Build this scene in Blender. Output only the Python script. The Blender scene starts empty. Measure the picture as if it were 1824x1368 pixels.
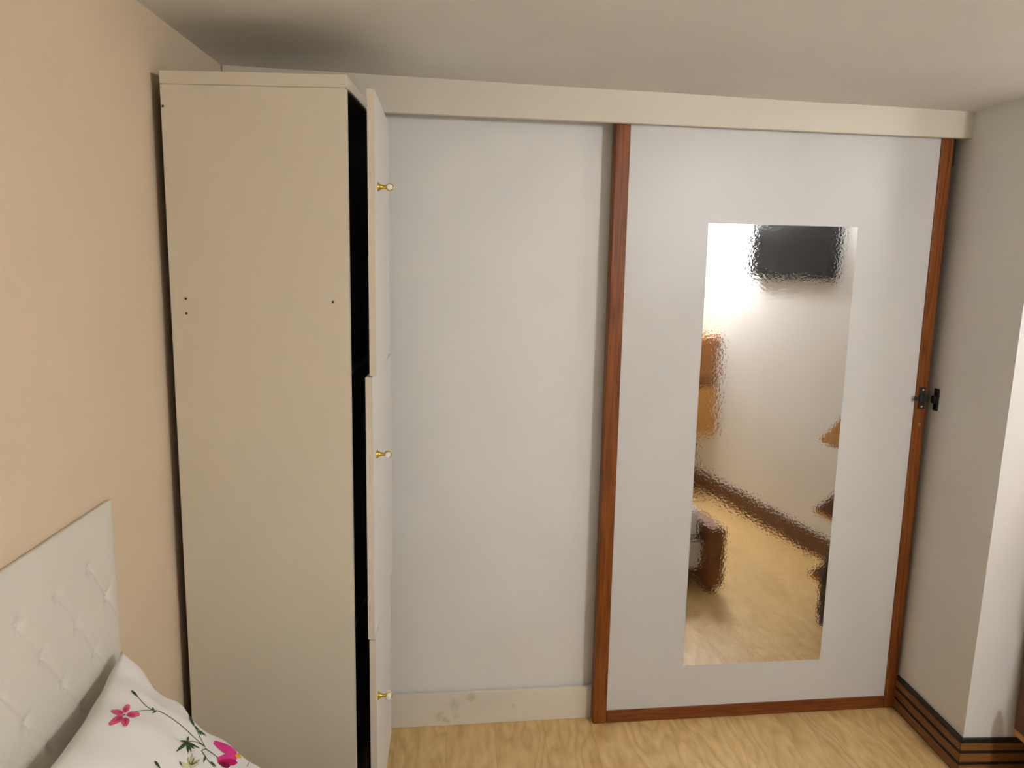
import bpy, bmesh, math, random
from mathutils import Vector, Matrix, noise
from mathutils.bvhtree import BVHTree
random.seed(7)
S = bpy.context.scene
COL = S.collection

# ------------------------------------------------------------------ camera
YAW, PITCH, ROLL, FPX = math.radians(3.01), math.radians(9.17), math.radians(1.11), 1381.5
CAM = Vector((0, 0, 1.58))
FW = Vector((math.sin(YAW)*math.cos(PITCH), math.cos(YAW)*math.cos(PITCH), -math.sin(PITCH)))
_rt = Vector((math.cos(YAW), -math.sin(YAW), 0)); _up = _rt.cross(FW)
RT = _rt*math.cos(ROLL) + _up*math.sin(ROLL)
UP = -_rt*math.sin(ROLL) + _up*math.cos(ROLL)
cd = bpy.data.cameras.new('camera'); cam = bpy.data.objects.new('camera', cd); COL.objects.link(cam)
cd.sensor_width = 36; cd.sensor_fit = 'HORIZONTAL'; cd.lens = FPX/1824*36; cd.clip_start = .02
cam.matrix_world = Matrix((( RT.x, UP.x, -FW.x, CAM.x), (RT.y, UP.y, -FW.y, CAM.y), (RT.z, UP.z, -FW.z, CAM.z), (0, 0, 0, 1)))
S.camera = cam
S.view_settings.view_transform = 'Standard'; S.view_settings.look = 'None'
S.view_settings.gamma = 1; S.view_settings.use_curve_mapping = False
S.view_settings.exposure = 1.08
w = bpy.data.worlds.new('world'); S.world = w; w.use_nodes = True
w.node_tree.nodes['Background'].inputs[0].default_value = (.02, .02, .022, 1)
LAMPS = [Vector((2.03, 1.45, 1.885)), Vector((1.77, -.02, 1.93))]; LAMP_STRENGTH = (13, 141); LAMP_COL = (1, 1.015, 1.045)

def ray(x, y): return (RT*((x-912)/FPX) - UP*((y-684)/FPX) + FW)
def on_plane(x, y, p0, n):
    d = ray(x, y); return CAM + d*((p0-CAM).dot(n)/d.dot(n))
def on_z(x, y, z=0): return on_plane(x, y, Vector((0, 0, z)), Vector((0, 0, 1)))

# back (door) plane frame
A = math.radians(4.14)
BD = Vector((math.cos(A), math.sin(A), 0)); BN = Vector((-math.sin(A), math.cos(A), 0)); ZZ = Vector((0, 0, 1))
P0 = Vector((.98685, 2.47568, 0))
def bp(u, d, z): return P0 + BD*u + BN*d + ZZ*z      # u along door, d depth (+ away), z up

# ------------------------------------------------------------------ materials
class NT:
    def __init__(s, name):
        s.m = bpy.data.materials.new(name); s.m.use_nodes = True
        s.t = s.m.node_tree; s.n = s.t.nodes; s.b = s.n['Principled BSDF']
    def add(s, typ, **kw):
        n = s.n.new(typ)
        for k, v in kw.items():
            if k.startswith('i_'): n.inputs[k[2:].replace('_', ' ')].default_value = v
            else: setattr(n, k, v)
        return n
    def l(s, a, b): s.t.links.new(a, b)
    def coord(s, scale=(1, 1, 1), rot=(0, 0, 0), obj=True, loc=None):
        tc = s.add('ShaderNodeTexCoord'); mp = s.add('ShaderNodeMapping')
        mp.inputs['Scale'].default_value = scale; mp.inputs['Rotation'].default_value = rot
        s.l(tc.outputs['Object' if obj else 'Generated'], mp.inputs['Vector'])
        if loc is not None:
            s.l(loc, mp.inputs['Location'])
        return mp.outputs['Vector']
    def ramp(s, fac, stops, interp='LINEAR'):
        r = s.add('ShaderNodeValToRGB'); r.color_ramp.interpolation = interp
        e = r.color_ramp.elements
        while len(e) < len(stops): e.new(.5)
        for el, (p, c) in zip(e, stops): el.position = p; el.color = (*c, 1) if len(c) == 3 else c
        s.l(fac, r.inputs[0]); return r.outputs[0]
    def math(s, op, a, b=None):
        n = s.add('ShaderNodeMath', operation=op)
        for i, v in enumerate((a, b)):
            if v is None: continue
            if isinstance(v, (int, float)): n.inputs[i].default_value = v
            else: s.l(v, n.inputs[i])
        return n.outputs[0]
    def mix(s, fac, a, b, mode='MIX'):
        n = s.add('ShaderNodeMix', data_type='RGBA', blend_type=mode)
        for i, v in ((0, fac), (6, a), (7, b)):
            if isinstance(v, (int, float)): n.inputs[i].default_value = v
            elif isinstance(v, tuple): n.inputs[i].default_value = (*v, 1)
            else: s.l(v, n.inputs[i])
        return n.outputs[2]
    def bump(s, h, strength=.2, dist=.002):
        b = s.add('ShaderNodeBump'); b.inputs['Strength'].default_value = strength; b.inputs['Distance'].default_value = dist
        s.l(h, b.inputs['Height']); s.l(b.outputs[0], s.b.inputs['Normal'])
def srgb(r, g, b):
    f = lambda c: (c/255/12.92 if c/255 <= .04045 else ((c/255+.055)/1.055)**2.4)
    return (f(r), f(g), f(b))

def paint(name, col, rough=.6, var=.05, bump=.15, scale=3, bscale=60, spec=.4, dirt=None):
    t = NT(name); v = t.coord()
    n1 = t.add('ShaderNodeTexNoise'); n1.inputs['Scale'].default_value = scale; n1.inputs['Detail'].default_value = 4; t.l(v, n1.inputs['Vector'])
    dk = tuple(c*(1-var) for c in col); lt = tuple(min(1, c*(1+var*.6)) for c in col)
    c = t.ramp(n1.outputs[0], [(.3, dk), (.7, lt)])
    if dirt:
        # soft smudges: (object-space centre, radius, colour)
        for (cx, cy, cz), rad, dc, amt in dirt:
            tc = t.add('ShaderNodeTexCoord'); nn = t.add('ShaderNodeTexNoise'); nn.inputs['Scale'].default_value = 70; nn.inputs['Detail'].default_value = 3
            t.l(tc.outputs['Object'], nn.inputs['Vector'])
            ds = t.add('ShaderNodeVectorMath', operation='DISTANCE'); t.l(tc.outputs['Object'], ds.inputs[0]); ds.inputs[1].default_value = (cx, cy, cz)
            q = t.math('DIVIDE', ds.outputs['Value'], rad); q = t.math('SUBTRACT', 1.0, q)
            q = t.math('ADD', q, t.math('MULTIPLY', t.math('SUBTRACT', nn.outputs[0], .5), 1.6))
            q = t.math('MULTIPLY', q, amt); q = t.add('ShaderNodeClamp'), q; t.l(q[1], q[0].inputs[0])
            fac = t.math('MINIMUM', q[0].outputs[0], amt*.8)
            c = t.mix(fac, c, dc)
    t.l(c, t.b.inputs['Base Color']); t.b.inputs['Roughness'].default_value = rough
    t.b.inputs['Specular IOR Level'].default_value = spec
    if bump:
        n2 = t.add('ShaderNodeTexNoise'); n2.inputs['Scale'].default_value = bscale; n2.inputs['Detail'].default_value = 3; t.l(v, n2.inputs['Vector'])
        t.bump(n2.outputs[0], bump, .002)
    return t.m

def plain(name, col, rough=.5, metal=0, spec=.5):
    t = NT(name); v = t.coord()
    n = t.add('ShaderNodeTexNoise'); n.inputs['Scale'].default_value = 40; t.l(v, n.inputs['Vector'])
    c = t.ramp(n.outputs[0], [(.3, tuple(x*.9 for x in col)), (.7, col)]); t.l(c, t.b.inputs['Base Color'])
    t.b.inputs['Roughness'].default_value = rough; t.b.inputs['Metallic'].default_value = metal
    t.b.inputs['Specular IOR Level'].default_value = spec
    return t.m

def wood(name, c0, c1, c2, axis='Z', rough=.4, across=40, along=3, lines=6, rings=.5, rand=True, bump=.08, spec=.5, fine=.5):
    """grain contours of a noise field stretched along `axis`."""
    t = NT(name)
    sc = {'X': (along, across, across), 'Y': (across, along, across), 'Z': (across, across, along)}[axis]
    loc = None
    if rand:
        oi = t.add('ShaderNodeObjectInfo'); cb = t.add('ShaderNodeCombineXYZ')
        for i, k in enumerate((37., 91., 53.)): t.l(t.math('MULTIPLY', oi.outputs['Random'], k), cb.inputs[i])
        loc = cb.outputs[0]
    v = t.coord(sc, loc=loc)
    n = t.add('ShaderNodeTexNoise'); n.inputs['Scale'].default_value = 1; n.inputs['Detail'].default_value = 1.5; n.inputs['Roughness'].default_value = .4; t.l(v, n.inputs['Vector'])
    r = t.math('FRACT', t.math('MULTIPLY', n.outputs[0], lines))
    g = t.ramp(r, [(0, c0), (.25, c1), (.7, c2), (1, c0)])
    n2 = t.add('ShaderNodeTexNoise'); n2.inputs['Scale'].default_value = 6; n2.inputs['Detail'].default_value = 5; t.l(v, n2.inputs['Vector'])
    g2 = t.ramp(n2.outputs[0], [(.3, c0), (.65, c2)])
    c = t.mix(fine, g, g2)
    c = t.mix(1-rings, c, c1)
    if rand:
        br = t.math('ADD', .93, t.math('MULTIPLY', oi.outputs['Random'], .14)); hs = t.add('ShaderNodeHueSaturation'); t.l(br, hs.inputs['Value']); t.l(c, hs.inputs['Color']); c = hs.outputs[0]
    t.l(c, t.b.inputs['Base Color']); t.b.inputs['Roughness'].default_value = rough; t.b.inputs['Specular IOR Level'].default_value = spec
    if bump: t.bump(n2.outputs[0], bump, .001)
    return t.m

M = {}
M['peach'] = paint('peach_wall_paint', (.685, .54, .375), .75, .03, .12)
M['ceil'] = paint('ceiling_paint', (.78, .76, .71), .7, .05, .2, 2.2, 25)
M['wall'] = paint('white_wall_paint', (.81, .795, .765), .6, .03, .12, 3, 40)
M['panel'] = paint('panel_enamel', (.80, .785, .755), .38, .03, .06, 4, 30)
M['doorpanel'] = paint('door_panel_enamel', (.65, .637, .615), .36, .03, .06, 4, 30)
M['fascia'] = paint('cream_enamel', (.70, .645, .525), .45, .04, .08)
SM = srgb(140, 126, 84)
M['plinth'] = paint('cream_plinth_enamel', (.77, .71, .60), .5, .05, .08, dirt=[
    (tuple(bp(-1.22+.245, .04, .098)), .022, SM, .42), (tuple(bp(-1.22+.185, .04, .075)), .026, SM, .32), (tuple(bp(-1.22+.135, .04, .035)), .02, SM, .32),
    (tuple(bp(-1.22+.19, .04, .035)), .018, SM, .25), (tuple(bp(-1.22+.16, .04, .018)), .016, SM, .38), (tuple(bp(-1.22+.39, .04, .06)), .012, SM, .25)])
M['cabdoor'] = paint('cabinet_door_melamine', (.74, .71, .67), .42, .02, .03, 3, 80, spec=.35)
M['cab'] = paint('cabinet_melamine', (.655, .58, .455), .5, .02, .03, 3, 80, spec=.35)
M['cab_shade'] = plain('cabinet_inner_shade', (.035, .033, .03), .8)  # near-black board colour stands in for the shade behind the doors
M['brown'] = wood('brown_varnished_wood', srgb(84, 40, 14), srgb(118, 62, 24), srgb(146, 84, 34), 'Z', .38, 34, 1.6, 5, .8, spec=.25)
M['brown_x'] = wood('brown_varnished_rail', srgb(84, 40, 14), srgb(116, 60, 24), srgb(142, 80, 34), 'X', .38, 34, 1.6, 5, .8, spec=.25)
M['slat'] = wood('slat_wood', srgb(92, 54, 24), srgb(120, 74, 36), srgb(138, 90, 46), 'Y', .5, 50, 3, 3, .7, rand=True)
M['slat_x'] = wood('slat_wood_cross', srgb(98, 62, 26), srgb(130, 84, 38), srgb(146, 98, 46), 'X', .5, 50, 3, 3, .7)
M['black'] = plain('black_paint', (.012, .014, .013), .5)
M['blackgloss'] = plain('black_gloss', (.006, .0065, .008), .18)
M['blackplastic'] = plain('black_plastic', (.011, .012, .014), .42)
M['floor'] = wood('laminate_oak', srgb(184, 142, 82), srgb(220, 184, 122), srgb(234, 203, 144), 'Y', .36, 8, 2.3, 9, .72, bump=.03, fine=.5)
M['steel'] = plain('screw_steel', (.55, .55, .52), .35, .9)
M['brass'] = plain('brass', (.78, .52, .09), .2, 1)
M['ceramic'] = plain('white_ceramic', (.88, .87, .85), .2)
M['hole'] = plain('dark_hole', (.05, .025, .015), .8)
M['leather'] = paint('white_leatherette', (.68, .64, .55), .42, .02, .1, 6, 220)
M['cloth'] = paint('pillow_cotton', (.85, .83, .80), .85, .02, .15, 5, 300, spec=.2)
M['sheet'] = paint('bed_sheet', (.82, .80, .76), .85, .03, .2, 5, 150, spec=.2)
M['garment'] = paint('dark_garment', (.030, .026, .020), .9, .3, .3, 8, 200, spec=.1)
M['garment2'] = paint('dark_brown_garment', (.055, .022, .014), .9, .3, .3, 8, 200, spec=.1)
M['honey'] = wood('honey_shelf_wood', srgb(176, 120, 54), srgb(206, 150, 76), srgb(222, 170, 96), 'X', .45, 22, 2, 5, .7)
M['walnut'] = wood('dark_shelf_wood', srgb(70, 38, 18), srgb(96, 56, 28), srgb(120, 74, 40), 'Z', .45, 22, 2, 5, .7)
M['boxbrown'] = wood('box_brown_wood', srgb(140, 88, 40), srgb(170, 114, 58), srgb(186, 130, 70), 'X', .45, 22, 2, 5, .7)
M['bedwood'] = wood('bed_wood', srgb(96, 54, 24), srgb(126, 78, 38), srgb(146, 94, 48), 'Z', .45, 22, 2, 5, .7)

t = NT('mirror_film'); t.b.inputs['Base Color'].default_value = (.84, .835, .83, 1); t.b.inputs['Metallic'].default_value = 1; t.b.inputs['Roughness'].default_value = .005
v = t.coord()
n1 = t.add('ShaderNodeTexNoise'); n1.inputs['Scale'].default_value = 120; n1.inputs['Detail'].default_value = 2.5; t.l(v, n1.inputs['Vector'])
n2 = t.add('ShaderNodeTexNoise'); n2.inputs['Scale'].default_value = 9; n2.inputs['Detail'].default_value = 1; t.l(v, n2.inputs['Vector'])
h = t.math('ADD', n1.outputs[0], t.math('MULTIPLY', n2.outputs[0], 1.5)); t.bump(h, .30, .0004)
M['mirror'] = t.m

def emis(name, col, st):
    t = NT(name); t.b.inputs['Base Color'].default_value = (.9, .9, .88, 1)
    t.b.inputs['Emission Color'].default_value = (*col, 1); t.b.inputs['Emission Strength'].default_value = st
    n = t.add('ShaderNodeTexNoise'); n.inputs['Scale'].default_value = 5
    t.l(t.ramp(n.outputs[0], [(0, (.85, .85, .83)), (1, (.9, .9, .88))]), t.b.inputs['Base Color'])
    return t.m
M['lamp0'] = emis('lamp_glass', LAMP_COL, LAMP_STRENGTH[0]); M['lamp1'] = emis('lamp_glass_dim', LAMP_COL, LAMP_STRENGTH[1])

# ------------------------------------------------------------------ mesh helpers
def mesh_obj(name, verts, faces, m, parent=None, smooth=False, bevel=0, seg=2):
    me = bpy.data.meshes.new(name)
    bm = bmesh.new(); vs = [bm.verts.new(v) for v in verts]
    for f in faces:
        try: bm.faces.new([vs[i] for i in f])
        except ValueError: pass
    bmesh.ops.recalc_face_normals(bm, faces=bm.faces)
    if bevel: bmesh.ops.bevel(bm, geom=list(bm.edges), offset=bevel, segments=seg, profile=.5, affect='EDGES', clamp_overlap=True)
    if smooth:
        for f in bm.faces: f.smooth = True
    bm.to_mesh(me); bm.free()
    me.materials.append(M[m] if isinstance(m, str) else m)
    o = bpy.data.objects.new(name, me); COL.objects.link(o)
    if parent: o.parent = parent
    return o
BOXF = [(0, 1, 2, 3), (4, 5, 6, 7), (0, 1, 5, 4), (1, 2, 6, 5), (2, 3, 7, 6), (3, 0, 4, 7)]
def hexa(name, p8, m, parent=None, bevel=0, seg=2): return mesh_obj(name, p8, BOXF, m, parent, bevel=bevel, seg=seg)
def box(name, x0, x1, y0, y1, z0, z1, m, parent=None, bevel=0, seg=2):
    return hexa(name, [(x0, y0, z0), (x1, y0, z0), (x1, y1, z0), (x0, y1, z0), (x0, y0, z1), (x1, y0, z1), (x1, y1, z1), (x0, y1, z1)], m, parent, bevel, seg)
def bbox(name, u0, u1, d0, d1, z0, z1, m, parent=None, bevel=0, z0r=None, z1r=None, off=None):
    """box in the frame of the back wall (optionally relative to a root at off)"""
    zr0 = z0 if z0r is None else z0r; zr1 = z1 if z1r is None else z1r
    o = off or Vector()
    return hexa(name, [bp(u0, d0, z0)-o, bp(u1, d0, zr0)-o, bp(u1, d1, zr0)-o, bp(u0, d1, z0)-o, bp(u0, d0, z1)-o, bp(u1, d0, zr1)-o, bp(u1, d1, zr1)-o, bp(u0, d1, z1)-o], m, parent, bevel)
def lathe(name, prof, m, parent=None, axis='X', n=24, loc=(0, 0, 0)):
    vs, fs = [], []
    for (r, a) in prof:
        for k in range(n):
            c, s = math.cos(2*math.pi*k/n)*r, math.sin(2*math.pi*k/n)*r
            p = {'X': (a, c, s), 'Y': (c, a, s), 'Z': (c, s, a)}[axis]
            vs.append(Vector(p)+Vector(loc))
    for i in range(len(prof)-1):
        for k in range(n):
            k2 = (k+1) % n; fs.append((i*n+k, i*n+k2, (i+1)*n+k2, (i+1)*n+k))
    fs.append(tuple(range(n))); fs.append(tuple(range((len(prof)-1)*n, len(prof)*n)))
    return mesh_obj(name, vs, fs, m, parent, smooth=True)
def torus(name, R, r, m, parent=None, axis='Y', loc=(0, 0, 0), n=28, k=10):
    vs, fs = [], []
    for i in range(n):
        a = 2*math.pi*i/n
        for j in range(k):
            b = 2*math.pi*j/k; q = R+r*math.cos(b); w_ = r*math.sin(b)
            p = {'Y': (q*math.cos(a), w_, q*math.sin(a)), 'Z': (q*math.cos(a), q*math.sin(a), w_)}[axis]
            vs.append(Vector(p)+Vector(loc))
    for i in range(n):
        for j in range(k):
            fs.append((i*k+j, ((i+1) % n)*k+j, ((i+1) % n)*k+(j+1) % k, i*k+(j+1) % k))
    return mesh_obj(name, vs, fs, m, parent, smooth=True)
def empty(name, loc=(0, 0, 0), rz=0):
    o = bpy.data.objects.new(name, None); COL.objects.link(o); o.location = loc; o.rotation_euler = (0, 0, rz); o.empty_display_size = .1
    return o
def tag(o, label, cat, group=None):
    o['label'] = label; o['category'] = cat
    if group: o['group'] = group
    return o
def struct(o): o['kind'] = 'structure'; return o
def grid(name, f, nu, nv, m, parent=None, closed=False, smooth=True):
    vs = [f(i/(nu-1), j/(nv-1)) for j in range(nv) for i in range(nu)]
    fs = [(j*nu+i, j*nu+i+1, (j+1)*nu+i+1, (j+1)*nu+i) for j in range(nv-1) for i in range(nu-1)]
    return mesh_obj(name, vs, fs, m, parent, smooth=smooth)

# ------------------------------------------------------------------ the room
XL = -.711; YR = -1.35
def ceil_z(x): return 2.10 - (x-XL)*.0145
def wr_x(y): return 2.115 + (y-1.25)*.07          # right wall beyond the pilaster
PX = lambda z: 1.550 + .0165*z                    # pilaster side face leans slightly
PY = 2.152
# floor: sub-floor with laminate planks
fl = struct(box('floor', XL-.12, 2.32, YR-.12, 3.05, -.06, -.012, 'black'))
PW, PL = .165, 1.26
protos = {}
x = XL-.02; row = 0
while x < 2.3:
    y = 1.74 - random.random()*.4 - 3*PL; x1 = min(x+PW, 2.31)
    while y < 3.0:
        ya, yb = max(y, YR-.1), min(y+PL, 3.02)
        if yb-ya > .03:
            key = (round(x1-x, 4), round(yb-ya, 4))
            if key not in protos:
                w_, l_ = x1-x, yb-ya
                protos[key] = mesh_obj('plank', [(.0003, .0003, -.012), (w_-.0003, .0003, -.012), (w_-.0003, l_-.0003, -.012), (.0003, l_-.0003, -.012), (.0003, .0003, 0), (w_-.0003, .0003, 0), (w_-.0003, l_-.0003, 0), (.0003, l_-.0003, 0)], BOXF, 'floor', fl)
                o = protos[key]
            else:
                o = protos[key].copy(); COL.objects.link(o)
            o.location = (x, ya, 0)
        y += PL
    x += PW; row += 1
# left wall
wl = struct(box('wall_left', XL-.1, XL, YR-.1, 3.0, -.01, 2.25, 'peach'))
wb = struct(box('wall_back', XL, 2.3, 2.98, 3.06, -.01, 2.2, 'wall'))
struct(box('wall_front', XL, 2.3, YR-.1, YR, -.01, 2.2, 'wall'))
struct(hexa('wall_right', [(wr_x(YR-.1), YR-.1, -.01), (2.4, YR-.1, -.01), (2.4, PY+.05, -.01), (wr_x(PY+.05), PY+.05, -.01), (wr_x(YR-.1), YR-.1, 2.2), (2.4, YR-.1, 2.2), (2.4, PY+.05, 2.2), (wr_x(PY+.05), PY+.05, 2.2)], 'wall'))
# pilaster (closes the right end of the closet)
struct(hexa('wall_pilaster', [(PX(0), PY, -.01), (2.39, PY, -.01), (2.39, 3.0, -.01), (PX(0), 3.0, -.01), (PX(2.2), PY, 2.2), (2.39, PY, 2.2), (2.39, 3.0, 2.2), (PX(2.2), 3.0, 2.2)], 'wall'))
# ceiling: a gently uneven plaster slab
def cf(i, j):
    x = XL-.1 + i*(2.5+.6); y = YR-.1 + j*(3.05-YR+.1)
    return Vector((x, y, ceil_z(x) + .004*noise.noise(Vector((x*1.7, y*1.7, 3)))))
ce = struct(grid('ceiling', cf, 60, 80, 'ceil'))
sm = ce.modifiers.new('thick', 'SOLIDIFY'); sm.thickness = .08; sm.offset = 1

# closet woodwork
FD = -.03
UL = (XL-P0.x)/BD.x
fu1 = (1.586-P0.x)/BD.x
struct(bbox('trim_1', UL-.0, fu1, FD, FD+.022, 1.993, 2.105, 'fascia', bevel=.002, z0r=1.986, z1r=2.075))
struct(bbox('trim_2', UL+.0, .56, .04, .055, 0, .122, 'plinth', bevel=.002, z1r=.112))
M['plinth']
# plain panel of the closet, behind the sliding door
cp = tag(bbox('closet_panel', UL+.003, -.30, .062, .080, .005, 2.05, 'panel', bevel=.001), 'plain off-white closet panel between the tall cabinet and the brown-framed sliding door', 'closet door')

# sliding door with brown frame and mirror
DB = bp(0, .02, .0)
sd = tag(empty('sliding_door', DB), 'off-white sliding closet door in a brown wooden frame with a long mirror', 'sliding door')
u0, u1 = -.5585, .558
zt = 2.03
bbox('door_panel', u0+.01, u1-.01, .006, .024, .03, zt-.01, 'doorpanel', sd, off=DB)
bbox('stile', u0, u0+.0475, 0, .040, .001, zt, 'brown', sd, bevel=.004, off=DB)
bbox('stile', u1-.042, u1, 0, .040, .001, zt, 'brown', sd, bevel=.003, off=DB)
bbox('bottom_rail', u0+.0477, u1-.0422, .0006, .038, .001, .0465, 'brown_x', sd, bevel=.003, off=DB)
bbox('top_rail', u0+.0477, u1-.0422, .0006, .038, zt-.012, zt, 'brown_x', sd, bevel=.003, off=DB)
def du(x, y, d=0): q = on_plane(x, y, P0+BN*d, BN); return (q-P0).dot(BD), q.z
mu0, mz1 = du(1262, 399, .004); mu1, _ = du(1527, 404, .004); mu0b, mz0 = du(1217, 1185, .004)
mi = bbox('mirror', (mu0+mu0b)/2, mu1+.003, .0045, .0058, mz0-.001, mz1+.002, 'mirror', sd, off=DB)
mi['label'] = 'long rectangular mirror sheet with a rippled reflection'
bbox('seam', mu0b-.0004, mu0b+.0004, .0054, .0062, .047, mz0-.002, 'fascia', sd, off=DB)
# slide bolt on the right stile
lu, lz = du(1641.5, 709)
lt = bbox('latch', lu-.011, lu+.011, -.006, .001, lz-.037, lz+.037, 'blackplastic', sd, bevel=.003, off=DB); lt['label'] = 'small black slide bolt'
bbox('bolt_housing', lu-.012, lu+.017, -.012, -.0055, lz-.014, lz+.013, 'blackplastic', lt, bevel=.004, off=DB)
bbox('bolt_stem', lu-.026, lu-.010, -.012, -.006, lz-.004, lz+.004, 'blackplastic', lt, bevel=.002, off=DB)
bbox('thumb_tab', lu-.0315, lu-.0245, -.015, -.004, lz-.008, lz+.008, 'blackplastic', lt, bevel=.002, off=DB)
for dz in (-.029, .029):
    c_ = bp(lu, -.0062, lz+dz)-DB
    s_ = lathe('screw', [(.004, .0012), (.0042, 0), (.003, -.0012), (.0008, -.0014)], 'steel', lt, 'Y', 12); s_.location = c_; s_.rotation_euler = (0, 0, A)
hu, hz = du(1637.5, 756)
s_ = torus('screw_hole', .0035, .0009, 'steel', sd, 'Y'); s_.location = bp(hu, -.0002, hz)-DB; s_.rotation_euler = (0, 0, A)
# roller bracket beside the top of the right stile
ru, rz = du(1704, 265, .01)
bbox('roller_bracket', u1-.002, u1+.016, .012, .034, 1.905, 2.0, 'blackplastic', sd, bevel=.003, off=DB)

# keeper of the bolt, screwed to the pilaster
kx = PX(1.14)
kp = on_plane(1669, 712, Vector((kx, 0, 0)), Vector((1, 0, 0)))
ko = tag(empty('latch_keeper', (kx, kp.y, kp.z)), 'small black bolt keeper screwed to the white pilaster beside the door', 'latch keeper')
kb = box('plate', -.006, .0005, -.012, .012, -.038, .038, 'blackplastic', ko, .0025)
box('socket', -.0165, -.005, -.010, .012, -.013, .013, 'blackplastic', ko, .004)
for dz in (-.029, .029):
    s_ = lathe('screw', [(.004, .0012), (.0042, 0), (.003, -.0012), (.0008, -.0014)], 'blackgloss', ko, 'X', 12); s_.location = (-.0062, -.002, dz)

# slatted baseboards: black backing with three brown slats
SLZ = [(.007, .037), (.0495, .076), (.0885, .111)]
def baseboard(name, pa, pb, nrm, mslat, m0, m1, ext=(0, 0)):
    """pa, pb wall-foot points (xy), nrm points into the room; m0/m1 mitre extension of the front at each end"""
    pa, pb, nrm = Vector((*pa, 0)), Vector((*pb, 0)), Vector((*nrm, 0)).normalized(); d = (pb-pa).normalized()
    def pr(nm, z0, z1, t0, t1, mm, par=None, bev=0):
        a0, a1 = pa+nrm*t0-d*(m0*t0), pa+nrm*t1-d*(m0*t1); b0, b1 = pb+nrm*t0+d*(m1*t0), pb+nrm*t1+d*(m1*t1)
        return hexa(nm, [a0+ZZ*z0, b0+ZZ*z0, b1+ZZ*z0, a1+ZZ*z0, a0+ZZ*z1, b0+ZZ*z1, b1+ZZ*z1, a1+ZZ*z1], mm, par, bev)
    b = struct(pr(name, 0, .124, -.012, .010, 'black'))
    for z0, z1 in SLZ: pr('slat', z0, z1, .0095, .0145, mslat, b, .001)
    return b
baseboard('baseboard_pilaster', (PX(.06), PY), (PX(.06), 2.525), (-1, 0), 'slat', .9, 0)
baseboard('baseboard_alcove', (PX(.06), PY), (wr_x(PY)-.012, PY), (0, -1), 'slat_x', .9, 0)
rn = Vector((-1, .07))
baseboard('baseboard_right', (wr_x(PY-.02), PY-.02), (wr_x(YR+.01), YR+.01), rn, 'slat', 0, 0)

# ------------------------------------------------------------------ tall cabinet
RZ = math.radians(-2.0)
CB = Vector((-.686, 1.807, 0)); CW, CDp, CH = .450, .405, 1.970       # width (y), depth (x)
cab = tag(empty('tall_cabinet', CB, RZ), 'tall narrow off-white cabinet with three stacked doors ajar beside the peach wall', 'cabinet')
Ri = Matrix.Rotation(-RZ, 3, 'Z')
def loc(p): return Ri @ (Vector(p)-CB)
TT = .018
box('side_panel', 0, CDp, 0, TT, 0, CH-.0285, 'cab', cab, .0008, 1)
box('side_panel', 0, CDp, CW-TT, CW, 0, CH-.0285, 'cab', cab, .0008, 1)
box('top_board', 0, CDp+.001, -.001, CW+.001, CH-.028, CH, 'cab', cab, .001, 1)
box('back_board', .002, .008, TT, CW-TT, .06, CH-.029, 'cab_shade', cab)
for z in (.07, .635, 1.295): box('shelf', .008, CDp-.014, TT, CW-TT, z, z+.016, 'cab_shade', cab)
box('shade_liner', .008, CDp-.012, CW-TT-.003, CW-TT, .09, CH-.029, 'cab_shade', cab)  # thin dark sheets over the melamine's inner faces, added as painted shade
box('shade_liner', .008, CDp-.002, TT, TT+.002, .09, CH-.029, 'cab_shade', cab)
box('shade_liner', .008, CDp-.002, TT, CW-TT, CH-.031, CH-.0286, 'cab_shade', cab)
box('kick_board', CDp-.04, CDp-.024, TT, CW-TT, 0, .07, 'cab', cab)
for px, py in ((290, 189), (331, 532), (332, 558), (593, 538)):
    q = on_plane(px, py, CB, Matrix.Rotation(RZ, 3, 'Z') @ Vector((0, 1, 0)))
    lq = loc(q); h_ = lathe('screw_hole', [(.0028, -.0006), (.0028, .001)], 'hole', cab, 'Y', 10); h_.location = (lq.x, -.0001, lq.z)
TH = .016
YN, YF = 1.800, 2.250
def cab_door(xn, xf, z0, z1, knob_px):
    n_, f_ = Vector((xn, YN, 0)), Vector((xf, YF, 0))
    dd = (f_-n_).normalized(); nn = Vector((dd.y, -dd.x, 0))           # outward normal (+x)
    P = [n_-nn*TH, n_, f_, f_-nn*TH]
    d = hexa('door', [loc(p+ZZ*z0) for p in P]+[loc(p+ZZ*z1) for p in P], 'cabdoor', cab, .001, 1)
    Q = [n_-nn*TH-dd*.0012, n_-dd*.0012, n_-dd*.0001, n_-nn*TH-dd*.0001]
    hexa('edge_band', [loc(p+ZZ*(z0+.0006)) for p in Q]+[loc(p+ZZ*(z1-.0006)) for p in Q], 'cab', d)
    q = on_plane(*knob_px, n_, nn); q = n_ + dd*((q-n_).dot(dd)) + ZZ*q.z
    root = lathe('knob', [(.0112, 0), (.0112, .0012), (.0098, .0025), (.0072, .006), (.0050, .010), (.0042, .015), (.0046, .019), (.0035, .0205)], 'brass', d, 'X', 24)
    root.location = loc(q); root['label'] = 'brass knob with a white ceramic barrel'
    ang = math.atan2(nn.y, nn.x) - RZ
    root.rotation_euler = (0, 0, ang)
    return d, root
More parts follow.
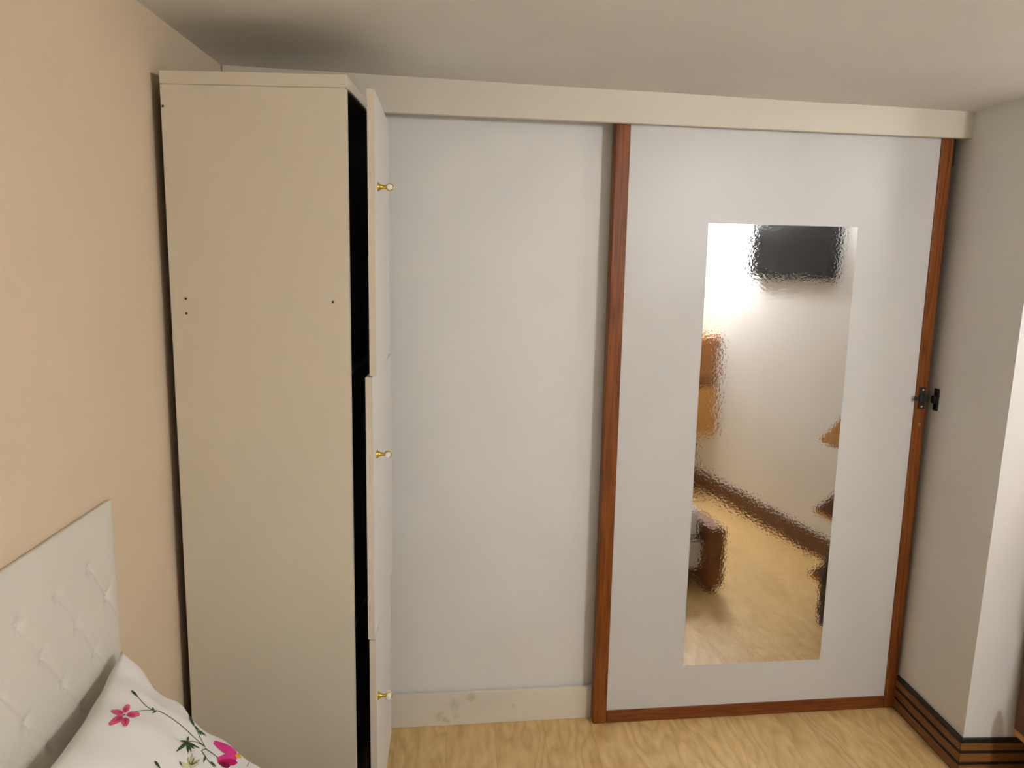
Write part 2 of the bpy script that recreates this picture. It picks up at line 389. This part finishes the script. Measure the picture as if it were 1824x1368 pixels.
# knobs: brass part is one mesh (base + ring), ceramic barrel is a sub-part of the door
def finish_knob(d, root):
    ring = torus('ring', .0082, .0015, 'brass', None, 'Y', (.0275, 0, 0))
    rim = bmesh.new(); rim.from_mesh(root.data); rim.from_mesh(ring.data); rim.to_mesh(root.data); rim.free()
    for p in root.data.polygons: p.use_smooth = True
    bpy.data.objects.remove(ring)
    b = lathe('knob_barrel', [(.0052, -.0135), (.0064, -.0125), (.0067, 0), (.0064, .0125), (.0052, .0135)], 'ceramic', d, 'Y', 20)
    b.rotation_euler = root.rotation_euler; b.location = root.location + Matrix.Rotation(root.rotation_euler.z, 3, 'Z') @ Vector((.0275, 0, 0))
for args in ((-.2215, -.2375, 1.3035, 1.944, (673, 333)), (-.2315, -.2345, .6480, 1.3010, (671, 809)), (-.2285, -.2405, .100, .6450, (673, 1239))):
    finish_knob(*cab_door(*args))
# dark clothes filling the compartments
def garment(name, x0, x1, y0, y1, z0, z1, m, seed, label):
    cx, cy, cz = (x0+x1)/2, (y0+y1)/2, (z0+z1)/2; N = 22
    vs, fs = [], []
    for j in range(15):
        tz = j/14; z = z0+(z1-z0)*tz
        k = 1-.35*max(0, tz-.8)/.2 if tz > .8 else 1
        for i in range(N):
            a = 2*math.pi*i/N; c, s = math.cos(a), math.sin(a)
            sq = lambda v: math.copysign(abs(v)**.5, v)
            wv = 1-.10*(.5+.5*noise.noise(Vector((c*2+seed, s*2, tz*3+seed))))
            p = Vector((cx+sq(c)*(x1-x0)/2*wv*k, cy+sq(s)*(y1-y0)/2*wv*k, z)); vs.append(p)
    for j in range(14):
        for i in range(N): fs.append((j*N+i, j*N+(i+1) % N, (j+1)*N+(i+1) % N, (j+1)*N+i))
    fs.append(tuple(range(N))); fs.append(tuple(range(14*N, 15*N)))
    R_ = Matrix.Rotation(RZ, 3, 'Z')
    o = mesh_obj(name, [R_ @ (p-Vector((cx, cy, z0))) for p in vs], fs, m, smooth=True)
    o.location = CB + R_ @ Vector((cx, cy, z0))
    return tag(o, label, 'clothing')
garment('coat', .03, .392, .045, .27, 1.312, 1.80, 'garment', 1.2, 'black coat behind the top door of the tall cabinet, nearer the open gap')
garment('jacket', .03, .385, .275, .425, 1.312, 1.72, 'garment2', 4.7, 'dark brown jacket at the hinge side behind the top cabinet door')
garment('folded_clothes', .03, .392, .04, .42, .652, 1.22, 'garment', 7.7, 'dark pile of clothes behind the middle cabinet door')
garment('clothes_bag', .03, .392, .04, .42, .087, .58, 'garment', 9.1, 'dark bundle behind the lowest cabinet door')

# ------------------------------------------------------------------ bed
HX, HY1, HZ1 = -.692, 1.497, 1.101
bed = tag(empty('bed', (.33, .93, 0)), 'bed with a white button-tufted headboard against the peach wall', 'bed')
BO = Vector((.33, .93, 0))
HY0, HZ0 = .44, .14
pts = []
for r in range(0, 9):
    z = 1.007-.081*r
    for c_ in range(-2, 14):
        y = 1.382-.113*c_ + (.058 if r % 2 else 0)
        if HY0+.03 < y < HY1-.02 and z > HZ0+.05: pts.append((y, z))
def hb(y, z):
    e = min(HY1-y, y-HY0, HZ1-z, .06)
    base = .010*(1-math.exp(-max(e, 0)/.012))                 # rolled edge
    h_ = 0
    # diagonal seams
    s1 = .113; ry = (1.382-y); rz_ = (1.007-z)
    for sg in (1, -1):
        q = (ry + sg*rz_*.0565/.081) / s1
        dq = abs(q-round(q))*s1*.82
        if z < 1.03: h_ -= (.0019 if sg == 1 else .0004)*math.exp(-(dq/.0035)**2)*min(1, max(0, (1.02-z)/.02))
    for (by, bz) in pts:
        dy, dz = y-by, z-bz; r2 = dy*dy+dz*dz
        if r2 < .0016:
            r_ = math.sqrt(r2); th = math.atan2(dz, dy)
            h_ -= .0065*math.exp(-r2/.00016)
            h_ += .0016*math.cos(9*th+by*40)*math.exp(-((r_-.012)/.007)**2)
    return HX-.010+base+h_
NY, NZ = 300, 300
hbv = lambda i, j: Vector((hb(HY0+(HY1-HY0)*i, HZ0+(HZ1-HZ0)*j), HY0+(HY1-HY0)*i, HZ0+(HZ1-HZ0)*j))-BO
head = grid('headboard', hbv, NY, NZ, 'leather', bed)
back = box('back_panel', XL+.001-BO.x, HX-.0105-BO.x, HY0-BO.y, HY1-BO.y, .0, HZ1, 'leather', head, .003)
bpr = lathe('button', [(.001, .0016), (.003, .0012), (.0042, 0), (.0042, -.002)], 'leather', head, 'X', 14)
first = True
for (by, bz) in pts:
    o = bpr if first else bpr.copy()
    if not first: COL.objects.link(o)
    first = False
    o.location = Vector((hb(by, bz)+.0018, by, bz))-BO
def bb(name, x0, x1, y0, y1, z0, z1, m, bev=.004, par=None): return box(name, x0-BO.x, x1-BO.x, y0-BO.y, y1-BO.y, z0, z1, m, par or bed, bev, 3)
bb('side_rail', -.64, 1.285, 1.395, 1.43, .10, .24, 'leather', .006)
bb('side_rail', -.64, 1.285, .43, .465, .10, .24, 'leather', .006)
bb('footboard', 1.287, 1.367, .40, 1.515, .03, .33, 'bedwood', .006)
bb('mattress', -.636, 1.283, .45, 1.41, .245, .40, 'sheet', .03)
bb('slat_base', -.63, 1.283, .47, 1.39, .2, .243, 'black', .002)
for x_, y_ in ((-.60, 1.41), (-.60, .44)): bb('leg', x_, x_+.04, y_-.02, y_+.015, 0, .10, 'black', .003)
for y_ in (.43, 1.44): bb('foot', 1.30, 1.35, y_-.02, y_+.03, 0, .03, 'bedwood', .002)

# pillow: pinched corners, puffed face; u from headboard outwards, v towards the camera
PA = on_plane(214, 1163, Vector((-.674, 0, 0)), Vector((1, 0, 0)))
E2 = Vector((.47, -.03, -.395)); E1 = Vector((.046, -.46, .0))
NRM = E2.cross(E1).normalized()
if NRM.z < 0: NRM = -NRM
PTH = .085
def pil(u, v, side):
    # edges bow inwards between pointed corners
    bu = .05*math.sin(math.pi*u); bv = .05*math.sin(math.pi*v)
    uu = u + (.5-u)*2*bv*.5; vv = v + (.5-v)*2*bu*.6
    p = PA + E2*uu + E1*vv
    p += ZZ*(-.050*math.sin(math.pi*min(1, u*1.25))*(1-v)**2)
    prof = (max(0, 1-(2*u-1)**2)**.55)*(max(0, 1-(2*v-1)**2)**.55)
    wr = noise.noise(Vector((u*5, v*5, 2+side)))*.010 + noise.noise(Vector((u*11, v*11, 7)))*.004
    edge = math.exp(-min(v, 1-v)*14) + math.exp(-min(u, 1-u)*14)
    rip = .005*math.sin(u*34+1.0)*math.exp(-v*9) + .004*math.sin(v*30)*math.exp(-u*9)
    p += NRM*(side*PTH*prof + wr*prof + rip)
    p += (-E1.normalized())*(.020*math.sin(u*42-1.2)*math.exp(-v*12)*min(1, u*10)*math.exp(-u*1.5))
    return p
N = 120; vs, fs = [], []
for side in (1, -1):
    b0 = len(vs)
    for j in range(N):
        for i in range(N): vs.append(pil(i/(N-1), j/(N-1), side))
    for j in range(N-1):
        for i in range(N-1): fs.append((b0+j*N+i, b0+j*N+i+1, b0+(j+1)*N+i+1, b0+(j+1)*N+i))
PB = PA+E2*.5+E1*.5; PB = Vector((PB.x, PB.y, .40))
me = bpy.data.meshes.new('pillow'); bm = bmesh.new(); bv_ = [bm.verts.new(v-PB) for v in vs]
for f in fs: bm.faces.new([bv_[i] for i in f])
bmesh.ops.remove_doubles(bm, verts=bm.verts, dist=.0006); bmesh.ops.recalc_face_normals(bm, faces=bm.faces)
for f in bm.faces: f.smooth = True
bm.to_mesh(me); me.materials.append(M['cloth'])
pilo = bpy.data.objects.new('pillow', me); COL.objects.link(pilo); pilo.location = PB
tag(pilo, 'white pillow printed with pink and magenta flowers propped on the headboard', 'pillow')
tree = BVHTree.FromBMesh(bm); bm.free()

# printed flowers: thin ink layers lying on the cloth; outlines in photo pixels dropped onto the pillow
def ink(name, col):
    if name in M: return
    M[name] = paint(name, col, .85, .22, 0, 60, spec=.2)
ink('ink_pink', srgb(214, 92, 128)); ink('ink_rose', srgb(190, 56, 100)); ink('ink_magenta', srgb(190, 22, 96)); ink('ink_deep', srgb(132, 12, 66)); ink('ink_hot', srgb(222, 60, 140))
ink('ink_green', srgb(58, 84, 58)); ink('ink_olive', srgb(96, 112, 66)); ink('ink_pale', srgb(206, 204, 160)); ink('ink_yellow', srgb(232, 178, 40)); ink('ink_ochre', srgb(150, 118, 56)); ink('ink_orange', srgb(222, 130, 50)); ink('ink_plum', srgb(110, 66, 92))
def drop(px, py, lift):
    d = ray(px, py).normalized(); hit, nrm, _, _ = tree.ray_cast(CAM-PB, d)
    if hit is None: return None
    if nrm.dot(d) > 0: nrm = -nrm
    return hit + nrm*lift
def patch(polys, m, lift, name, weld=False):
    """outlines in pixels draped on the cloth; one object for each (weld: one strip from all)"""
    groups = [polys] if weld else [[p] for p in polys]
    for g in groups:
        V, F = [], []
        for poly in g:
            cx = sum(p[0] for p in poly)/len(poly); cy = sum(p[1] for p in poly)/len(poly)
            K = 1 if weld else 4
            rings = [[drop(cx+(qx-cx)*k/K, cy+(qy-cy)*k/K, lift) for qx, qy in poly] for k in range(1, K+1)]
            c_ = drop(cx, cy, lift)
            if c_ is None or any(h_ is None for r_ in rings for h_ in r_): continue
            b0 = len(V); V.append(c_); n_ = len(poly)
            for r_ in rings: V.extend(r_)
            for i in range(n_): F.append((b0, b0+1+i, b0+1+(i+1) % n_))
            for k in range(K-1):
                o1, o2 = b0+1+k*n_, b0+1+(k+1)*n_
                for i in range(n_): F.append((o1+i, o2+i, o2+(i+1) % n_, o1+(i+1) % n_))
        if V:
            o = mesh_obj(name, V, F, m, pilo, smooth=True)
            if weld:
                b2 = bmesh.new(); b2.from_mesh(o.data); bmesh.ops.remove_doubles(b2, verts=b2.verts, dist=.0004); b2.to_mesh(o.data); b2.free()
def petal(x0, y0, x1, y1, wid, blunt=.75, n=9, end=.93):
    dx, dy = x1-x0, y1-y0; L = math.hypot(dx, dy); nx, ny = -dy/L, dx/L; out = []
    prof = lambda t_: wid*math.sin(math.pi*min(1, t_**blunt*end+.05))
    for i in range(n): t_ = i/(n-1); out.append((x0+dx*t_+nx*prof(t_), y0+dy*t_+ny*prof(t_)))
    for i in range(n-1, -1, -1): t_ = i/(n-1); out.append((x0+dx*t_-nx*prof(t_), y0+dy*t_-ny*prof(t_)))
    return out
def stem(pts_, wd=.6):
    """quads along a smooth polyline"""
    P = []
    n = len(pts_)
    for i in range(n-1):
        p0, p1, p2, p3 = pts_[max(0, i-1)], pts_[i], pts_[i+1], pts_[min(n-1, i+2)]
        for s in range(6):
            t_ = s/6
            P.append(tuple(.5*((2*p1[k])+(-p0[k]+p2[k])*t_+(2*p0[k]-5*p1[k]+4*p2[k]-p3[k])*t_*t_+(-p0[k]+3*p1[k]-3*p2[k]+p3[k])*t_**3) for k in (0, 1)))
    P.append(pts_[-1]); out = []
    for a_, b_ in zip(P[:-1], P[1:]):
        dx, dy = b_[0]-a_[0], b_[1]-a_[1]; L = math.hypot(dx, dy) or 1; nx, ny = -dy/L*wd, dx/L*wd
        out.append([(a_[0]+nx, a_[1]+ny), (b_[0]+nx, b_[1]+ny), (b_[0]-nx, b_[1]-ny), (a_[0]-nx, a_[1]-ny)])
    return out
def cp_(X, Y): return (80+X/4.56, 1140+Y/4.56)       # coordinates read off an enlarged view
def pc(pts_): return [cp_(*p) for p in pts_]
L1, L2, L3, L4 = .0005, .0008, .0011, .0014
for pl_, wd_ in (([(705, 420), (760, 470), (820, 535), (875, 570)], .5), ([(700, 590), (780, 576), (875, 572), (950, 590), (1040, 645), (1130, 715), (1220, 800), (1300, 870)], .55),
                 ([(1300, 872), (1250, 770), (1210, 690), (1170, 615)], .5), ([(1300, 880), (1350, 915), (1405, 955)], .6), ([(1300, 868), (1230, 830), (1165, 825)], .5),
                 ([(1310, 885), (1275, 900), (1290, 930), (1330, 985), (1375, 1035)], .6), ([(1590, 905), (1650, 960), (1700, 1010)], .5), ([(1640, 1030), (1665, 975), (1660, 940)], .5)):
    patch(stem(pc(pl_), wd_), 'ink_green', L1, 'printed_stem', True)
patch([petal(*cp_(700, 412), *cp_(758, 465), 2.2)] + [petal(*cp_(870, 550), *cp_(888, 575), 1.4), petal(*cp_(905, 578), *cp_(866, 598), 1.5)]
      + [petal(*cp_(1155, 830), *cp_(*q), w_) for q, w_ in (((1062, 912), 3.2), ((1092, 820), 2), ((1165, 782), 2), ((1162, 925), 2.2), ((1190, 915), 2), ((1215, 890), 1.8), ((1255, 882), 1.8))]
      + [petal(*cp_(1210, 695), *cp_(*q), w_) for q, w_ in (((1165, 615), 2.2), ((1222, 645), 1.8))] + [petal(*cp_(1245, 735), *cp_(*q), w_) for q, w_ in (((1310, 782), 1.6), ((1270, 775), 1.6), ((1215, 700), 1.6))]
      + [petal(*cp_(890, 985), *cp_(940, 1050), 2.6), petal(*cp_(1305, 945), *cp_(1285, 1000), 1.7), petal(*cp_(1345, 990), *cp_(1392, 1034), 1.6), petal(*cp_(1655, 940), *cp_(1690, 995), 1.4)], 'ink_green', L2, 'printed_leaf')
patch([petal(*cp_(1220, 650), *cp_(1272, 690), 2.6), petal(*cp_(1330, 735), *cp_(1368, 745), 1.3), petal(*cp_(1610, 900), *cp_(1640, 960), 2.0), petal(*cp_(1740, 1000), *cp_(1700, 1036), 1.6)], 'ink_olive', L2, 'printed_leaf')
patch([petal(*cp_(1318, 765), *cp_(1362, 770), 1.8)], 'ink_ochre', L2, 'printed_bud')
# small pink flower
fc = (645, 612)
patch([petal(*cp_(640, 595), *cp_(682, 528), 5.2, .9, end=.83), petal(*cp_(635, 598), *cp_(540, 580), 5.0, .6, end=.83), petal(*cp_(632, 622), *cp_(520, 690), 6.2, .6, end=.83), petal(*cp_(650, 632), *cp_(652, 705), 7.8, .55, end=.83), petal(*cp_(665, 610), *cp_(768, 606), 5.6, .7, end=.83)], 'ink_pink', L2, 'printed_petal')
patch([petal(*cp_(636, 598), *cp_(590, 588), 3.0), petal(*cp_(630, 628), *cp_(570, 660), 3.2), petal(*cp_(652, 638), *cp_(655, 690), 3.0), petal(*cp_(675, 610), *cp_(730, 612), 2.8), petal(*cp_(642, 590), *cp_(662, 555), 2.4)], 'ink_rose', L3, 'printed_petal_shading')
patch([petal(*cp_(628, 612), *cp_(664, 604), 2.2), petal(*cp_(640, 600), *cp_(652, 630), 1.6)], 'cloth', L4, 'printed_flower_centre')
patch([petal(*cp_(640, 606), *cp_(652, 622), 1.0), petal(*cp_(630, 622), *cp_(640, 612), .8)], 'ink_deep', L4+.0002, 'printed_stamen')
# large magenta flower
patch([petal(*cp_(1560, 940), *cp_(1372, 830), 8, .7, end=.83), petal(*cp_(1565, 930), *cp_(1425, 790), 7, .8, end=.83), petal(*cp_(1555, 960), *cp_(1400, 975), 10, .6, end=.83)], 'ink_hot', L2, 'printed_petal')
patch([petal(*cp_(1630, 1000), *cp_(1425, 860), 13, .7, end=.83), petal(*cp_(1600, 930), *cp_(1440, 800), 4, .8, end=.83), petal(*cp_(1560, 1000), *cp_(1405, 990), 6, .6, end=.83)], 'ink_magenta', L3, 'printed_petal')
patch([petal(*cp_(1500, 1032), *cp_(1405, 1000), 5, .7), petal(*cp_(1580, 930), *cp_(1480, 850), 2.0, .8)], 'ink_deep', L3+.0001, 'printed_petal_shading')
patch([petal(*cp_(1545, 935), *cp_(1592, 962), 4, .8)], 'ink_yellow', L4, 'printed_flower_centre')
# pale blossom and orange bud near the lower edge
patch([petal(*cp_(1175, 1030), *cp_(*q), w_) for q, w_ in (((1090, 990), 3), ((1110, 1030), 3), ((1200, 920), 3), ((1260, 970), 4), ((1245, 1010), 3.4), ((1160, 950), 2.6))], 'ink_pale', L2, 'printed_petal')
patch([petal(*cp_(1185, 1020), *cp_(*q), w_) for q, w_ in (((1215, 950), 1.3), ((1240, 990), 1.4), ((1160, 985), 1.2))], 'ink_olive', L3, 'printed_petal_shading')
patch([petal(*cp_(1110, 1025), *cp_(1090, 985), 1.4)], 'ink_plum', L3, 'printed_petal_shading')
patch([petal(*cp_(1810, 1036), *cp_(1765, 1005), 4)], 'ink_orange', L2, 'printed_petal')

# the print goes on over the rest of the pillow: sprays laid out in millimetres of cloth
def drop(px, py, lift):
    u, v = px/610, py/460
    if not (.03 < u < .97 and .03 < v < .97): return None
    p = pil(u, v, 1); n_ = (pil(u+.004, v, 1)-p).cross(pil(u, v+.004, 1)-p).normalized()
    if n_.dot(NRM) < 0: n_ = -n_
    return p-PB+n_*lift
for fx, fy, ph, ca, cb in ((430, 130, .3, 'ink_pink', 'ink_rose'), (330, 345, 1.1, 'ink_magenta', 'ink_deep'), (500, 350, 2.0, 'ink_pink', 'ink_rose'), (150, 385, .7, 'ink_hot', 'ink_magenta')):
    pol = lambda r_, a_: (fx+r_*math.cos(a_), fy+r_*math.sin(a_))
    patch(stem([pol(4, ph), pol(30, ph+.15), pol(58, ph-.1)], .8), 'ink_green', L1, 'printed_stem', True)
    patch([petal(*pol(30, ph+.15), *pol(48, ph+.75), 4), petal(*pol(42, ph), *pol(62, ph-.5), 4)], 'ink_green', L2, 'printed_leaf')
    patch([petal(*pol(3, ph+k*1.257), *pol(24, ph+k*1.257), 7, .6, end=.83) for k in range(5)], ca, L2, 'printed_petal')
    patch([petal(*pol(4, ph+k*1.257), *pol(16, ph+k*1.257), 3) for k in range(5)], cb, L3, 'printed_petal_shading')
    patch([petal(*pol(4, ph), *pol(4, ph+math.pi), 3, 1)], 'ink_yellow', L4, 'printed_flower_centre')

# ------------------------------------------------------------------ the side of the room that the mirror shows
# open wooden shelves on the pilaster's front
SX, SY = 1.70, PY-.0005
sh = tag(empty('shelf_unit', (SX+.18, SY, .145)), 'brown wooden open shelf unit on the white wall right of the pilaster corner', 'shelf')
SO = Vector((SX+.18, SY, .145))
def sb(name, x0, x1, y0, y1, z0, z1, m, bev=.002, par=None): return box(name, x0-SO.x, x1-SO.x, y0-SO.y, y1-SO.y, z0-SO.z, z1-SO.z, m, par or sh, bev)
sb('back_panel', SX+.016, SX+.37, SY-.016, SY, .145, .98, 'walnut')
for z_ in (.147, .455, .79): sb('shelf', SX, SX+.37, 1.70, SY-.0165, z_-.002, z_+.018, 'honey')
for xs in (SX, SX+.354):
    for z_, top in ((.1655, .452), (.4735, .787), (.8085, 1.03)):
        d_ = min(.43, (top-z_)*1.18)
        pr = [(1.702, z_), (SY-.0165, z_), (SY-.0165, top), (1.702+d_, top)]
        vs = [(x_-SO.x, y_-SO.y, q-SO.z) for x_ in (xs, xs+.016) for y_, q in pr]
        mesh_obj('side_panel', vs, [(0, 1, 2, 3), (4, 5, 6, 7), (0, 1, 5, 4), (1, 2, 6, 5), (2, 3, 7, 6), (3, 0, 4, 7)], 'honey' if z_ > .7 else 'walnut', sh, bevel=.001)
# black bag on the floor in front of the shelves
def bag():
    vs, fs = [], []; N = 20
    for j in range(13):
        tz = j/12; z = .33*tz; k = (1-.35*max(0, tz-.55)/.45)*(1-.15*max(0, .15-tz)/.15)
        for i in range(N):
            a = 2*math.pi*i/N; sq = lambda v: math.copysign(abs(v)**.6, v)
            wv = 1+.08*noise.noise(Vector((math.cos(a)*2, math.sin(a)*2, tz*4)))
            vs.append((sq(math.cos(a))*.024*k*wv, sq(math.sin(a))*.085*k*wv, z))
    for j in range(12):
        for i in range(N): fs.append((j*N+i, j*N+(i+1) % N, (j+1)*N+(i+1) % N, (j+1)*N+i))
    fs.append(tuple(range(N))); fs.append(tuple(range(12*N, 13*N)))
    r = tag(empty('black_bag', (1.670, 1.93, 0)), 'black bag standing on the floor beside the wooden shelves', 'bag')
    mesh_obj('body', vs, fs, 'blackplastic', r, smooth=True)
    hd = torus('handle', .04, .006, 'blackplastic', r, 'Y', (0, 0, 0)); hd.rotation_euler = (0, 0, math.pi/2); hd.location = (0, 0, .335)
bag()
# television on the right wall
wa = math.atan(.07)
tv = tag(empty('television', (wr_x(.70)-.001, .70, 1.50), -wa), 'black flat television hung on the white right wall', 'television')
box('housing', -.05, -.004, -.34, .43, .0, .52, 'blackplastic', tv, .004)
box('screen', -.0515, -.0495, -.328, .418, .014, .508, 'blackgloss', tv, .0005)
box('wall_mount', -.006, .0005, -.15, .15, .15, .35, 'black', tv)
# two wooden wall boxes
for k, (z0, z1, lab) in enumerate(((.80, 1.10, 'brown wooden wall box hung above another box on the right wall'), (.43, .765, 'honey-coloured wooden box on dark legs below another box at the right wall'))):
    yb = -.20; r = tag(empty('wall_box', (wr_x(yb)-.0005, yb, z0), -wa), lab, 'wall box')
    m_ = 'boxbrown' if k == 0 else 'honey'; H = z1-z0
    box('side_panel', -.24, -.001, .182, .20, 0, H, m_, r, .001); box('side_panel', -.24, -.001, -.20, -.182, 0, H, m_, r, .001)
    box('top_board', -.24, -.001, -.1815, .1815, H-.018, H, m_, r, .001); box('bottom_board', -.24, -.001, -.1815, .1815, 0, .018, m_, r, .001)
    box('back_board', -.012, 0, -.1815, .1815, .0185, H-.0185, m_, r)
    if k == 1:
        for yl in (.15, -.18): box('leg', -.17, -.14, yl, yl+.03, -z0, -.0005, 'walnut', r, .001)
    box('divider', -.235, -.013, -.009, .009, .0185, H-.0185, m_, r)
# two glass ceiling lamps along the right wall
for k, pos in enumerate(LAMPS):
    lz = ceil_z(pos.x)
    lp = tag(empty('ceiling_lamp', (pos.x, pos.y, lz)), ('round white glass ceiling lamp near the pilaster', 'round white glass ceiling lamp above the wooden wall boxes')[k], 'lamp')
    lathe('ceiling_rose', [(.05, .006), (.05, -.012), (.03, -.025), (.028, -.04)], 'ceramic', lp, 'Z', 24)
    zc = pos.z-lz; R0 = .07
    lathe('glass_globe', [(max(.002, R0*math.sin(math.pi*i/16)), zc+R0*math.cos(math.pi*i/16)) for i in range(17)], 'lamp%d' % k, lp, 'Z', 28)
